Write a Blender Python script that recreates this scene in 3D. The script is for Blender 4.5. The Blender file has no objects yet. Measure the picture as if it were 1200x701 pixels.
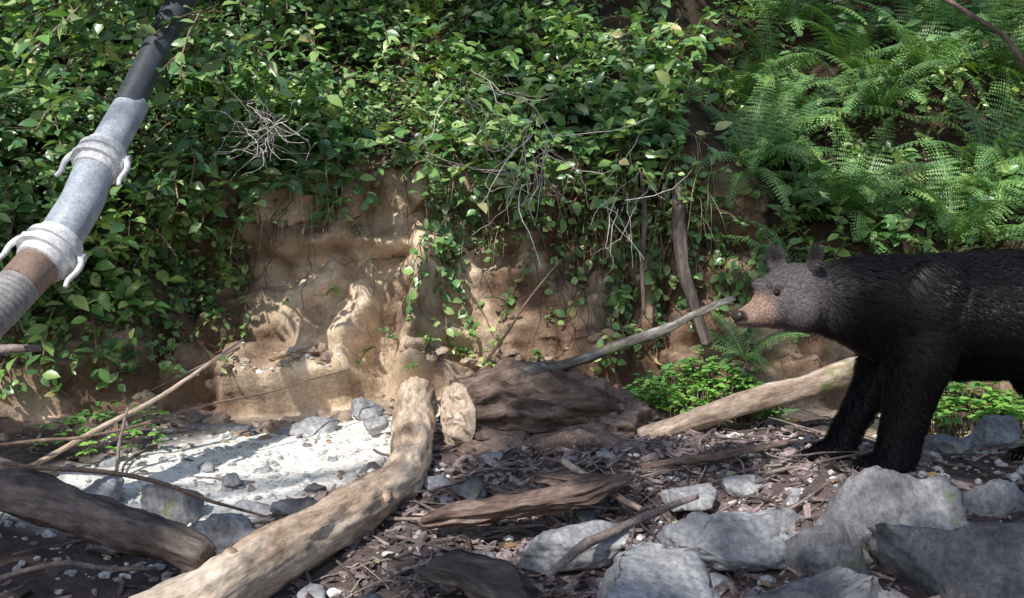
import bpy, math, random, bmesh
import numpy as np
from mathutils import Vector, noise, Euler
from mathutils.bvhtree import BVHTree
from mathutils.kdtree import KDTree
random.seed(7)
rng = np.random.default_rng(7)
R = random.uniform
scene = bpy.context.scene
scene.view_settings.view_transform = 'Standard'
scene.view_settings.look = 'None'
scene.view_settings.exposure = 0

def sstep(a, b, x):
    t = min(1, max(0, (x - a) / (b - a)))
    return t * t * (3 - 2 * t)

def fbm(x, y, z, o=4):
    return noise.fractal(Vector((x, y, z)), 1.0, 2.1, o)

# ------------------------------------------------------------------ materials
def new_mat(name):
    m = bpy.data.materials.new(name)
    m.use_nodes = True
    nt = m.node_tree
    b = nt.nodes['Principled BSDF']
    return m, nt, b

def ramp(nt, stops):
    r = nt.nodes.new('ShaderNodeValToRGB')
    e = r.color_ramp.elements
    while len(e) < len(stops):
        e.new(0.5)
    for i, (p, c) in enumerate(stops):
        e[i].position = p
        e[i].color = (c[0], c[1], c[2], 1)
    return r

def coords(nt, attr=None, scale=(1, 1, 1)):
    if attr:
        c = nt.nodes.new('ShaderNodeAttribute'); c.attribute_name = attr
        out = c.outputs['Vector']
    else:
        c = nt.nodes.new('ShaderNodeTexCoord'); out = c.outputs['Object']
    mp = nt.nodes.new('ShaderNodeMapping')
    mp.inputs['Scale'].default_value = scale
    nt.links.new(out, mp.inputs['Vector'])
    return mp.outputs['Vector']

def nz(nt, vec, scale, detail=6, rough=0.6, dist=0.0):
    n = nt.nodes.new('ShaderNodeTexNoise')
    n.inputs['Scale'].default_value = scale
    n.inputs['Detail'].default_value = detail
    n.inputs['Roughness'].default_value = rough
    n.inputs['Distortion'].default_value = dist
    nt.links.new(vec, n.inputs['Vector'])
    return n.outputs['Fac']

def mixc(nt, fac, a, b, mode='MIX'):
    m = nt.nodes.new('ShaderNodeMix'); m.data_type = 'RGBA'; m.blend_type = mode
    for sock, v in ((m.inputs[0], fac), (m.inputs[6], a), (m.inputs[7], b)):
        if isinstance(v, (int, float)):
            sock.default_value = v
        elif isinstance(v, tuple):
            sock.default_value = (v[0], v[1], v[2], 1)
        else:
            nt.links.new(v, sock)
    return m.outputs[2]

def hsum(nt, n1, n2, k=0.25):
    q = nt.nodes.new('ShaderNodeMath'); q.operation = 'MULTIPLY_ADD'
    nt.links.new(n2, q.inputs[0]); q.inputs[1].default_value = k; nt.links.new(n1, q.inputs[2])
    return q.outputs[0]

def bump(nt, b, h, strength, dist):
    bm = nt.nodes.new('ShaderNodeBump')
    bm.inputs['Strength'].default_value = strength
    bm.inputs['Distance'].default_value = dist
    nt.links.new(h, bm.inputs['Height'])
    nt.links.new(bm.outputs['Normal'], b.inputs['Normal'])

def surf_mat(name, stops, scale=6, fine=60, attr=None, asc=(1, 1, 1), rough=0.85, bs=0.6, bd=0.02,
             moss=None, island=0.0, spec=0.3):
    m, nt, b = new_mat(name)
    v = coords(nt, attr, asc)
    n1 = nz(nt, v, scale, 8, 0.62, 0.3)
    r = ramp(nt, stops); nt.links.new(n1, r.inputs['Fac'])
    n2 = nz(nt, v, fine, 5, 0.7)
    r2 = ramp(nt, [(0.3, (0.5, 0.5, 0.5)), (0.65, (1.3, 1.3, 1.3))]); nt.links.new(n2, r2.inputs['Fac'])
    col = mixc(nt, 1.0, r.outputs['Color'], r2.outputs['Color'], 'MULTIPLY')
    if island:
        g = nt.nodes.new('ShaderNodeNewGeometry')
        r3 = ramp(nt, [(0, (1 - island,) * 3), (1, (1 + island,) * 3)])
        nt.links.new(g.outputs['Random Per Island'], r3.inputs['Fac'])
        col = mixc(nt, 1.0, col, r3.outputs['Color'], 'MULTIPLY')
    if moss:
        n3 = nz(nt, coords(nt), 5, 4)
        r4 = ramp(nt, [(moss[0], (0, 0, 0)), (moss[0] + 0.08, (1, 1, 1))]); nt.links.new(n3, r4.inputs['Fac'])
        col = mixc(nt, r4.outputs['Color'], col, moss[1])
    nt.links.new(col, b.inputs['Base Color'])
    b.inputs['Roughness'].default_value = rough
    b.inputs['Specular IOR Level'].default_value = spec
    bump(nt, b, hsum(nt, n1, n2), bs, bd)
    return m

def leaf_mat(name, stops, rough=0.4, trans=0.3, spec=0.5):
    m, nt, b = new_mat(name)
    g = nt.nodes.new('ShaderNodeNewGeometry')
    r = ramp(nt, stops)
    nt.links.new(g.outputs['Random Per Island'], r.inputs['Fac'])
    v = coords(nt)
    n = nz(nt, v, 1.3, 3)
    r2 = ramp(nt, [(0.35, (0.62, 0.68, 0.78)), (0.65, (1.35, 1.28, 1.0))]); nt.links.new(n, r2.inputs['Fac'])
    col = mixc(nt, 1.0, r.outputs['Color'], r2.outputs['Color'], 'MULTIPLY')
    nt.links.new(col, b.inputs['Base Color'])
    b.inputs['Roughness'].default_value = rough
    b.inputs['Specular IOR Level'].default_value = spec
    if trans > 0:
        t = nt.nodes.new('ShaderNodeBsdfTranslucent')
        tc = mixc(nt, 1.0, col, (1.5, 1.6, 0.6), 'MULTIPLY')
        nt.links.new(tc, t.inputs['Color'])
        ms = nt.nodes.new('ShaderNodeMixShader'); ms.inputs[0].default_value = trans
        nt.links.new(b.outputs[0], ms.inputs[1]); nt.links.new(t.outputs[0], ms.inputs[2])
        nt.links.new(ms.outputs[0], nt.nodes['Material Output'].inputs['Surface'])
    return m

M_leaf = leaf_mat('salal_leaf', [(0, (0.08, 0.18, 0.08)), (0.45, (0.16, 0.32, 0.11)), (0.8, (0.3, 0.46, 0.17)), (0.96, (0.46, 0.58, 0.27)), (1, (0.5, 0.42, 0.24))], 0.33, 0.22, 0.7)
M_herb = leaf_mat('herb_leaf', [(0, (0.12, 0.3, 0.08)), (1, (0.26, 0.46, 0.13))], 0.5, 0.25)
M_fern = leaf_mat('fern_leaf', [(0, (0.10, 0.22, 0.09)), (0.6, (0.18, 0.35, 0.12)), (1, (0.34, 0.48, 0.19))], 0.45, 0.22)
M_gobo = leaf_mat('gobo_leaf', [(0, (0.12, 0.2, 0.06)), (1, (0.2, 0.32, 0.09))], 0.5, 0)  # leaves of the unseen canopy added to shape the sunlight
M_litter = leaf_mat('litter_leaf', [(0, (0.16, 0.09, 0.06)), (0.5, (0.3, 0.19, 0.11)), (0.85, (0.45, 0.36, 0.25)), (1, (0.2, 0.3, 0.1))], 0.7, 0, 0.2)
M_rock = surf_mat('grey_rock', [(0.25, (0.14, 0.14, 0.155)), (0.5, (0.30, 0.30, 0.315)), (0.72, (0.54, 0.53, 0.53))], 5, 45, bs=0.9, bd=0.02, moss=(0.66, (0.17, 0.20, 0.08)))
M_rockdark = surf_mat('dark_rock', [(0.25, (0.07, 0.07, 0.08)), (0.5, (0.165, 0.165, 0.18)), (0.75, (0.38, 0.37, 0.38))], 6, 50, bs=0.9, bd=0.02, moss=(0.6, (0.14, 0.17, 0.06)))
M_gravel = surf_mat('gravel_stone', [(0.3, (0.42, 0.41, 0.40)), (0.7, (0.75, 0.73, 0.70))], 9, 80, island=0.4)
M_clod = surf_mat('dirt_clod', [(0.25, (0.11, 0.075, 0.065)), (0.5, (0.24, 0.17, 0.14)), (0.75, (0.46, 0.36, 0.3))], 9, 70, bs=1.0, bd=0.03)
M_clodt = surf_mat('tan_clod', [(0.25, (0.22, 0.155, 0.12)), (0.5, (0.40, 0.30, 0.23)), (0.75, (0.62, 0.51, 0.4))], 9, 70, bs=1.0, bd=0.02)
M_chip = surf_mat('wood_chip', [(0.25, (0.12, 0.085, 0.085)), (0.5, (0.25, 0.19, 0.185)), (0.8, (0.48, 0.40, 0.39))], 14, 90, island=0.7, spec=.5, rough=.6)  # purplish cast of the shade mixed into the chip browns
M_twig = surf_mat('twig_wood', [(0.3, (0.12, 0.09, 0.08)), (0.7, (0.36, 0.29, 0.26))], 14, 90, island=0.65)
M_root = surf_mat('root_wood', [(0.3, (0.09, 0.062, 0.05)), (0.7, (0.3, 0.21, 0.16))], 14, 90, island=0.6)
M_log = surf_mat('bare_log_wood', [(0.28, (0.16, 0.10, 0.07)), (0.40, (0.38, 0.27, 0.19)), (0.55, (0.60, 0.47, 0.36)), (0.8, (0.76, 0.66, 0.55))], 8, 60, attr='wc', bs=1.0, bd=0.014, moss=(0.66, (0.24, 0.2, 0.11)))
M_logR = surf_mat('weathered_log_wood', [(0.28, (0.22, 0.14, 0.1)), (0.5, (0.5, 0.38, 0.29)), (0.8, (0.74, 0.64, 0.54))], 16, 80, attr='wc', bs=0.9, bd=0.01, moss=(0.62, (0.22, 0.24, 0.1)))
M_bark = surf_mat('dark_bark', [(0.28, (0.05, 0.04, 0.036)), (0.5, (0.13, 0.10, 0.09)), (0.8, (0.34, 0.28, 0.24))], 16, 70, attr='wc', bs=1.0, bd=0.012)
M_rot = surf_mat('rotten_wood', [(0.28, (0.06, 0.038, 0.032)), (0.5, (0.17, 0.115, 0.095)), (0.8, (0.38, 0.29, 0.25))], 22, 90, attr='wc', bs=1.0, bd=0.015)
M_stump = surf_mat('stump_bark', [(0.3, (0.05, 0.034, 0.028)), (0.48, (0.14, 0.098, 0.08)), (0.62, (0.25, 0.185, 0.15)), (0.8, (0.44, 0.35, 0.29))], 18, 60, attr='wc', bs=1.0, bd=0.035)
M_mossb = surf_mat('mossy_bark', [(0.28, (0.07, 0.06, 0.05)), (0.5, (0.2, 0.18, 0.16)), (0.75, (0.58, 0.55, 0.5))], 26, 70, attr='wc', bs=0.9, bd=0.01, moss=(0.55, (0.17, 0.19, 0.08)))

# ------------------------------------------------------------------ mesh helpers
def mk(name, V, F, mat=None, smooth=True, parent=None, attrs=None, recenter=True):
    V = np.asarray(V, dtype=float).reshape(-1, 3)
    c = V.mean(axis=0) if (recenter and parent is None) else np.zeros(3)
    me = bpy.data.meshes.new(name)
    me.from_pydata((V - c).tolist(), [], F if isinstance(F, list) else F.tolist())
    if attrs:
        for k, (typ, arr) in attrs.items():
            a = me.attributes.new(k, typ, 'POINT')
            a.data.foreach_set('vector' if typ == 'FLOAT_VECTOR' else 'color', np.asarray(arr, dtype=np.float32).ravel())
    if mat:
        me.materials.append(mat)
    if smooth:
        me.polygons.foreach_set('use_smooth', [True] * len(me.polygons))
    me.update()
    o = bpy.data.objects.new(name, me)
    scene.collection.objects.link(o)
    o.location = c
    if parent:
        o.parent = parent
    return o

def empty(name):
    e = bpy.data.objects.new(name, None)
    scene.collection.objects.link(e)
    return e

def norm(a):
    a = np.asarray(a, float)
    return a / (np.linalg.norm(a, axis=-1, keepdims=True) + 1e-9)

class Acc:
    def __init__(s): s.V = []; s.F = []; s.W = []; s.n = 0
    def add(s, V, F, W=None):
        V = np.asarray(V, float)
        s.V.append(V); s.F += [tuple(i + s.n for i in f) for f in F]
        s.n += len(V)
        if W is not None: s.W.append(np.asarray(W, float))
    def build(s, name, mat, **k):
        at = {'wc': ('FLOAT_VECTOR', np.concatenate(s.W))} if s.W else None
        return mk(name, np.concatenate(s.V), s.F, mat, attrs=at, **k)

def tube(acc, pts, radii, sides=6, rough=0.0, wscale=0.3, flat=1.0, seed=0.0, cap=True, nf=9.0, fine=0.35):
    pts = [Vector(p) for p in pts]
    n = len(pts)
    V = []; W = []
    L = 0.0
    t0 = (pts[1] - pts[0]).normalized()
    ref = Vector((0, 0, 1)) if abs(t0.z) < 0.9 else Vector((1, 0, 0))
    u = ref.cross(t0).normalized()
    for i, p in enumerate(pts):
        t = (pts[min(i + 1, n - 1)] - pts[max(i - 1, 0)]).normalized()
        u = (u - t * u.dot(t)).normalized()
        v = t.cross(u)
        if i: L += (p - pts[i - 1]).length
        for j in range(sides):
            a = 2 * math.pi * j / sides
            ca, sa = math.cos(a), math.sin(a)
            r = radii[i]
            if rough:
                r *= 1 + rough * fbm(ca * 1.6 + seed, sa * 1.6, L * nf * 0.4, 4) + rough * fine * fbm(ca * 6 + seed, sa * 6, L * nf * 0.7, 2)
            q = p + u * (ca * r) + v * (sa * r * flat)
            V.append(q)
            rr = radii[i] * 1.0
            W.append((ca * rr + seed, sa * rr, L * wscale))
    F = []
    for i in range(n - 1):
        for j in range(sides):
            a = i * sides + j; b = i * sides + (j + 1) % sides
            F.append((a, b, b + sides, a + sides))
    if cap:
        V.append(pts[0]); W.append((seed, 0, 0))
        V.append(pts[-1]); W.append((seed, 0, L * wscale))
        k = len(V) - 2
        for j in range(sides):
            F.append((k, (j + 1) % sides, j))
            F.append((k + 1, (n - 1) * sides + j, (n - 1) * sides + (j + 1) % sides))
    acc.add([tuple(v) for v in V], F, W)

def resample(pts, rad, step):
    P = np.array(pts, float); r = np.array(rad, float)
    d = np.concatenate([[0], np.cumsum(np.linalg.norm(np.diff(P, axis=0), axis=1))])
    m = max(2, int(d[-1] / step))
    t = np.linspace(0, d[-1], m)
    Q = np.stack([np.interp(t, d, P[:, k]) for k in range(3)], 1)
    return Q, np.interp(t, d, r)

def smooth_path(Q, it):
    Q = Q.copy()
    for _ in range(it):
        Q[1:-1] = 0.25 * Q[:-2] + 0.5 * Q[1:-1] + 0.25 * Q[2:]
    return Q

def log_obj(name, pts, rad, mat, rough=0.12, sides=28, step=0.03, wob=0.012, sm=3, flat=1.0, ends=True, fine=0.35, knots=0, parent=None):
    Q, r = resample(pts, rad, step)
    Q = smooth_path(Q, sm)
    sd = R(0, 50)
    for i in range(len(Q)):
        Q[i] += np.array(noise.noise_vector(Vector((sd, i * step * 3, 0)))) * wob
    if ends:
        for i, k in enumerate((0.9, 0.97)):
            r[i] *= k; r[-1 - i] *= k
    a = Acc()
    tube(a, Q, r, sides, rough, 0.3, flat, sd, fine=fine)
    for k in range(knots):
        i = int(len(Q) * (k + .6) / (knots + .6)); an = R(-.9, 2.2)
        d = norm(np.array((math.cos(an) * .6, -.5, math.sin(an) * .6 + .4)))
        tube(a, [Q[i] + d * r[i] * .6, Q[i] + d * r[i] * 1.05, Q[i] + d * r[i] * 1.22], [r[i] * .34, r[i] * .26, r[i] * .2], 10, .3, seed=sd)
    return a.build(name, mat, parent=parent)

LT = np.array([(0, 0, 0), (-.2, .2, .05), (0, .2, 0), (.2, .2, .05), (-.3, .45, .08), (0, .45, 0), (.3, .45, .08),
               (-.2, .76, .03), (0, .76, -.03), (.2, .76, .03), (0, 1.05, -.12)], float)
LF = [(0, 2, 1), (0, 3, 2), (1, 2, 5, 4), (2, 3, 6, 5), (4, 5, 8, 7), (5, 6, 9, 8), (7, 8, 10), (8, 9, 10)]
LT2 = np.array([(0, -.5, 0), (-.34, 0, .06), (0, 0, 0), (.34, 0, .06), (0, .5, -.05)], float)
LF2 = [(0, 2, 1), (0, 3, 2), (1, 2, 4), (2, 3, 4)]

def leaves_obj(name, O, D, N, L, Wd, mat, parent=None, T=LT, TF=LF):
    O = np.asarray(O); D = norm(D); N = np.asarray(N, float)
    X = norm(np.cross(D, N)); Z = np.cross(X, D)
    L = np.asarray(L)[:, None, None]; Wd = np.asarray(Wd)[:, None, None]
    V = O[:, None] + T[None, :, 0:1] * X[:, None] * L * Wd + T[None, :, 1:2] * D[:, None] * L + T[None, :, 2:3] * Z[:, None] * L
    n = len(T); m = len(O)
    F = []
    base = (np.arange(m) * n)
    for f in TF:
        F += (base[:, None] + np.array(f)[None]).tolist()
    return mk(name, V.reshape(-1, 3), F, mat, parent=parent)

# ------------------------------------------------------------------ terrain
PL = np.array([(0, 0), (.12, .25), (.22, .55), (.32, .8), (.30, 1.08), (.14, 1.32), (.26, 1.48), (.7, 1.75), (1.6, 2.7), (3.1, 4.3), (8, 9), (40, 30)], float)
PR = np.array([(0, 0), (.2, .15), (.42, .4), (.66, .7), (.9, 1.0), (1.1, 1.22), (1.3, 1.45), (1.65, 1.9), (2.4, 2.8), (3.8, 4.4), (8.5, 9), (40, 30)], float)
def foot(x):
    return float(np.interp(x, [-40, -6, -3, -1.8, -0.8, 0.2, 1.2, 2.2, 3.2, 6, 40], [4.2, 4.6, 4.85, 5.15, 5.45, 5.6, 5.45, 5.0, 4.8, 4.8, 4.4]))
def floor_z(x, y):
    z = -0.14 + 0.14 * (y - 2.66)
    if y < 2.4:
        z = max(-0.32, z)
    z += 0.10 * sstep(0.3, 1.1, x) * sstep(2.0, 3.0, y) * (1 - sstep(4.0, 5.0, y))
    z -= 0.05 * math.exp(-((x + 1.2) / 0.5) ** 2)
    z += 0.07 * math.exp(-((x - 0.25) / 0.5) ** 2 - ((y - 4.2) / 0.8) ** 2)
    return z
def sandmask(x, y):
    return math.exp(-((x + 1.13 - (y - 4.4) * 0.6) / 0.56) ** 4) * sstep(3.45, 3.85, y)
FEET_Z = 0.185
xs = list(np.arange(-4.6, 4.61, 0.033))
g = 0.1; e = []
xx = 4.6
while xx < 45:
    xx += g; g *= 1.25; e.append(xx)
xs = [-v for v in reversed(e)] + xs + e
ya = [-45, -30, -20, -12, -8, -5, -3, -1.5, -.5, .3, .9, 1.3] + list(np.arange(1.6, 4.39, 0.03))
nb_floor = 34
tp = []
segs = [14, 16, 14, 14, 12, 9, 18, 34, 30, 8, 5]
for k, c in enumerate(segs):
    tp += [k + j / c for j in range(c)]
tp.append(len(PL) - 1)
V = []; C = []
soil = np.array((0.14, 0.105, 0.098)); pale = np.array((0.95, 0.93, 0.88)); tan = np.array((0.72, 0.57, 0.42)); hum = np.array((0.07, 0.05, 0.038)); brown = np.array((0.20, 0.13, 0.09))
for x in xs:
    fy = foot(x); kr = sstep(0.9, 1.9, x)
    col = []
    for y in ya:
        y2 = y if y < 1.6 else 1.6 + (y - 1.6) / (4.39 - 1.6) * (fy - 0.9 - 1.6)
        col.append((y2, floor_z(x, y2), 0.0, 0.0, 1.0))
    for j in range(nb_floor):
        y2 = fy - 0.9 + 0.9 * j / nb_floor
        col.append((y2, floor_z(x, y2), 0.0, 0.0, 1.0))
    zf = floor_z(x, fy)
    for t in tp:
        i = min(int(t), len(PL) - 2); f = t - i
        a = PL[i] * (1 - f) + PL[i + 1] * f
        b = PR[i] * (1 - f) + PR[i + 1] * f
        p = a * (1 - kr) + b * kr
        d = (PL[i + 1] - PL[i]) * (1 - kr) + (PR[i + 1] - PR[i]) * kr
        L = math.hypot(*d)
        col.append((fy + p[0], zf + p[1], 1.0, -d[1] / L, d[0] / L))
    for (y, z, bk, ny, nzv) in col:
        near = abs(x) < 6 and -1 < y < 12
        d = 0; rid = 0; crumb = 0
        if near:
            d = 0.10 * fbm(x * 0.9, y * 0.9, z * 0.9, 3) * (1.0 if bk else 0.35)
            d += 0.035 * fbm(x * 4 + 9, y * 4, z * 4, 4) * (1.5 if bk else 0.9)
            d += 0.014 * fbm(x * 14, y * 14, z * 14 + 5, 3)
            if bk:
                hz = z - zf
                low = 1 - sstep(1.1, 1.5, hz)
                wx = x + 0.25 * fbm(x * 1.5, 4, z * 1.5, 3)
                rid = 1 - abs(fbm(wx * 2.6, 1, z * 0.9, 4)) * 2.6
                d += 0.13 * rid * low
                led = fbm(x * 1.2 + 3, 8, z * 5.5, 4)
                d += 0.08 * (led if led > -.1 else -.1 + (led + .1) * 2) * low
                crumb = fbm(x * 8 + 2, y * 3, z * 8, 5)
                d += 0.035 * crumb * low - 0.05 * max(0, .25 - abs(fbm(x * 4.5, 9, z * 3.2, 4))) * low
                d += 0.26 * math.exp(-((x + 0.50) / 0.17) ** 2) * (1 - sstep(0.45, 1.25, hz))
                d += 0.26 * math.exp(-((x + 1.05) / 0.35) ** 2) * (1 - sstep(0.05, 0.8, hz))
                d += 0.12 * math.exp(-((x - 0.3) / 0.3) ** 2) * (1 - sstep(0.1, 0.8, hz))
                d -= 0.22 * math.exp(-((x - 0.45) / 0.35) ** 2 - ((hz - .9) / .3) ** 2)
                d -= 0.22 * math.exp(-((x + 1.75) / 0.35) ** 2 - ((hz - .75) / .3) ** 2)
                d *= sstep(-0.05, 0.14, hz) if hz < 0.14 else 1
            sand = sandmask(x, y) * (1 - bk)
            d *= 1 - 0.7 * sand
        else:
            d = 0.6 * fbm(x * 0.15, y * 0.15, 0, 4)
            sand = 0
        yy = y + d * ny; zz = z + d * nzv
        fl = (1 - sstep(0.05, 0.3, max(0, 1.15 - x, x - 2.5))) * (1 - sstep(0.05, 0.35, max(0, 3.4 - y, y - 3.9)))
        if not bk: zz = zz * (1 - fl) + FEET_Z * fl
        V.append((x, yy, zz))
        h = zz - zf
        if not bk:
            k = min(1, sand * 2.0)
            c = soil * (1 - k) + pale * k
            if y > fy - .5:
                kk = sstep(fy - .5, fy - .05, y) * math.exp(-((x + 0.7) / 0.8) ** 2)
                c = c * (1 - kk) + tan * kk
            kr2 = sstep(1.5, 1.9, x) * sstep(3.9, 4.2, y); c = c * (1 - kr2) + tan * 1.2 * kr2
        else:
            k = math.exp(-((x + 0.78) / 0.56) ** 4) * 0.75 * (1 - .55 * sstep(.65, 1.1, h))  # tan only at the sunlit centre; hollow and overhang shade painted as brown
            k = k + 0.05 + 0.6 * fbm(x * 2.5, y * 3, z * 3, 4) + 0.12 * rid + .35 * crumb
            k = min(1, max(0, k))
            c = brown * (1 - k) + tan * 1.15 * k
            if x < 1.5:
                kt = sstep(1.15, 1.45, h)
            else:
                kt = sstep(0.25, 0.5, h)
            c = c * (1 - kt) + hum * kt
        C.append((c[0], c[1], c[2], 1))
nr = len(ya) + nb_floor + len(tp)
F = []
for i in range(len(xs) - 1):
    for j in range(nr - 1):
        a = i * nr + j
        F.append((a, a + nr, a + nr + 1, a + 1))
m, nt, b = new_mat('soil')
at = nt.nodes.new('ShaderNodeAttribute'); at.attribute_name = 'zone'
v = coords(nt)
n1 = nz(nt, v, 7, 8, 0.65, 0.4); n2 = nz(nt, v, 55, 6, 0.7)
r1 = ramp(nt, [(0.3, (0.55, 0.5, 0.47)), (0.5, (1.0, 1.0, 1.0)), (0.7, (1.15, 1.15, 1.15))]); nt.links.new(n1, r1.inputs['Fac'])
r2 = ramp(nt, [(0.3, (0.68, 0.66, 0.64)), (0.6, (1.1, 1.1, 1.1))]); nt.links.new(n2, r2.inputs['Fac'])
cc = mixc(nt, 1, mixc(nt, 1, at.outputs['Color'], r1.outputs['Color'], 'MULTIPLY'), r2.outputs['Color'], 'MULTIPLY')
nt.links.new(cc, b.inputs['Base Color']); b.inputs['Roughness'].default_value = 0.95; b.inputs['Specular IOR Level'].default_value = 0.15
bump(nt, b, hsum(nt, n1, n2, .25), .8, 0.035)
TV = np.array(V)
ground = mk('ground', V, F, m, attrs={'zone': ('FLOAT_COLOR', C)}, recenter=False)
bvh = BVHTree.FromPolygons([tuple(p) for p in V], F)
def gz(x, y, top=6.0):
    h = bvh.ray_cast(Vector((x, y, top)), Vector((0, 0, -1)))
    return h[0].z if h[0] else 0.0

# ------------------------------------------------------------------ shrub foliage on the bank
def zveg(x):
    return float(np.interp(x, [-4, -2.5, -2.0, -1.6, -1.25, -0.4, 0.2, 0.8, 1.3, 1.9, 4], [0.55, 0.7, 0.9, 1.25, 1.5, 1.5, 1.42, 1.25, 1.05, 0.8, 0.7]))
sel = np.where((TV[:, 1] > 4.4) & (TV[:, 1] < 9.5) & (np.abs(TV[:, 0]) < 4.6) & (TV[:, 2] > 0.3) & (TV[:, 2] < 3.9))[0]
LO = {'shrub': [], 'ivy': [], 'huckleberry_bush': []}
twigs = Acc()
def spray(store, p, d, L, nl, ls, droop=0.6, tw=True, up=0.5):
    p = np.array(p, float); d = norm(d)
    pts = [p.copy()]
    st = L / nl
    for i in range(nl):
        d = norm(d + np.array((0, 0, -droop * st * 3)) + rng.normal(0, 0.12, 3))
        p = p + d * st
        pts.append(p.copy())
        for s in ((-1, 1) if rng.random() < 0.45 else ((-1) ** i,)):
            side = norm(np.cross(d, (0, 0, 1)) + 1e-3) * s
            ld = norm(side * 0.8 + d * 0.6 + np.array((0, -0.15, 0.0)) + rng.normal(0, 0.35, 3))
            ln = norm(np.array((-0.15, -0.55, up + 0.35)) + rng.normal(0, 0.45, 3))
            store.append((p + rng.normal(0, 0.01, 3), ld, ln, ls * R(0.6, 1.3), R(0.8, 1.15)))
    if tw:
        pp = pts[::2] if len(pts) > 4 else pts
        tube(twigs, pp, [0.004] * len(pp), 4, cap=False)
cnt = 0
idx = rng.choice(sel, 60000)
for i in idx:
    if cnt > 2900: break
    x, y, z = TV[i]
    if abs(x) > 0.53 * y + 1.0: continue
    zv = zveg(x) + 0.34 * fbm(x * 2.2, 3, 0, 3)
    if z < zv:
        continue
    cl = fbm(x * 2.0, y * 2.0, z * 2.0 + 40, 2)
    if cl < -0.16 and rng.random() < 0.88: continue
    if x > 1.0 and rng.random() < 0.72: continue
    L = R(0.18, 0.42) * (1.3 if x < -1.3 else 1) * (1 + .8 * max(0, cl))
    d = np.array((R(-.5, .5), -R(0.3, 1.0), R(0.0, 0.9)))
    small = fbm(x * 1.3, 5, z * 1.3, 2) + R(-.2, .2) > 0.04
    spray(LO['shrub'] if not small else LO['huckleberry_bush'], (x, y, z), d, L, 7 if not small else 11, (0.090 if not small else 0.046), R(0.3, 1.2))
    cnt += 1
for i in range(330):
    x = R(-3.3, -1.0); z0 = R(1.4, 3.0)
    if z0 < 1.75 and x > -1.6: continue
    h = bvh.ray_cast(Vector((x, 2, z0)), Vector((0, 1, 0)))
    if not h[0]: continue
    spray(LO['shrub'], h[0], (R(-.4, .4), -1, R(-0.1, .7)), R(0.45, 0.85), 10, 0.085, R(0.4, 1.1))
for i in range(110):
    x = R(-2.1, -1.15); y = R(4.25, 5.0); z0 = R(1.95, 2.75)
    spray(LO['shrub'], (x, y, z0), (R(-.8, .8), -R(.2, 1), R(-.3, .5)), R(0.25, 0.5), 8, 0.085, R(0.4, 1.1))
def vine(x0, zt, ln, dens=1.0, ls=0.045):
    h = bvh.ray_cast(Vector((x0, 3, zt)), Vector((0, 1, 0)))
    if not h[0]: return
    p = np.array(h[0]); pts = [p.copy()]
    x = x0; z = zt; yo = 0.10
    n = int(ln / 0.03); dx = rng.normal(0, .006)
    for i in range(n):
        x += rng.normal(0, 0.009) + dx; z -= 0.03
        hh = bvh.ray_cast(Vector((x, 3, z)), Vector((0, 1, 0)))
        if not hh[0] or z < 0.3: break
        yo = 0.7 * yo + 0.3 * 0.05
        p = np.array((x, min(hh[0].y - yo, pts[-1][1] + 0.03), z)); pts.append(p)
        if rng.random() < dens:
            LO['ivy'].append((p, norm(rng.normal(0, 1, 3) + (0, -0.6, -0.4)), norm((R(-.4, .4), -0.9, 0.6)), ls * R(0.6, 1.6), R(1.0, 1.5)))
    if len(pts) > 3:
        tube(twigs, pts[::3], [0.003] * len(pts[::3]), 4, cap=False)
for x0, w, zt, ln, k in [(-1.15, .2, 1.6, .4, 6), (-.85, .15, 1.6, .4, 6), (-.40, .08, 1.5, 1.1, 10), (-.25, .1, 1.45, .5, 6), (0.1, .2, 1.5, .5, 9),
                         (0.45, .12, 1.45, .8, 8), (0.75, .12, 1.4, .95, 13), (1.0, .15, 1.4, .9, 13), (-1.7, .14, 1.3, .8, 10), (-2.0, .2, 1.2, .9, 18), (-2.4, .3, 1.2, .9, 20), (1.3, .2, 1.2, .6, 10)]:
    for i in range(k):
        vine(x0 + rng.normal(0, w * 0.7), zt + R(-.1, .15), ln * R(0.4, 1.1), R(0.5, 1.1))
for i in range(170):
    x = R(-2.7, 1.4) if i > 60 else R(-2.7, -1.5); z0 = R(0.4, 1.3)
    if -1.5 < x < -0.4 and rng.random() < 0.55: continue
    h = bvh.ray_cast(Vector((x, 3, z0)), Vector((0, 1, 0)))
    if h[0] and h[0].y > 4.3:
        spray(LO['ivy'], h[0], (R(-.6, .6), -1, R(-0.2, .6)), R(0.08, 0.22), 6, R(.03, .055), 1.0)
for k, st in LO.items():
    leaves_obj(k, [s[0] for s in st], [s[1] for s in st], [s[2] for s in st], [s[3] for s in st], [s[4] for s in st], M_leaf)

def herb(name, cx, cy, rx, ry, n, ht, ls=0.035):
    st = []
    for i in range(n):
        a = R(0, 6.283); r = math.sqrt(rng.random())
        x = cx + math.cos(a) * r * rx; y = cy + math.sin(a) * r * ry
        z = gz(x, y)
        if z > 1.3: continue
        hh = ht * (1.1 - r * 0.7) * R(0.5, 1)
        p = np.array((x, y, z + hh))
        tube(twigs, [(x + R(-.02, .02), y, z), p], [0.0025, 0.0015], 3, cap=False)
        for k in range(5):
            a2 = 6.283 * k / 5 + R(-.3, .3)
            st.append((p + rng.normal(0, 0.006, 3), (math.cos(a2), math.sin(a2), R(-.3, .25)), norm((0, -0.25, 1) + rng.normal(0, .2, 3)), ls * R(.7, 1.3), R(1.1, 1.6)))
    if st:
        leaves_obj(name, [s[0] for s in st], [s[1] for s in st], [s[2] for s in st], [s[3] for s in st], [s[4] for s in st], M_herb)
herb('herb_plant', 0.93, 4.95, 0.40, 0.25, 380, 0.36, 0.035)
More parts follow.
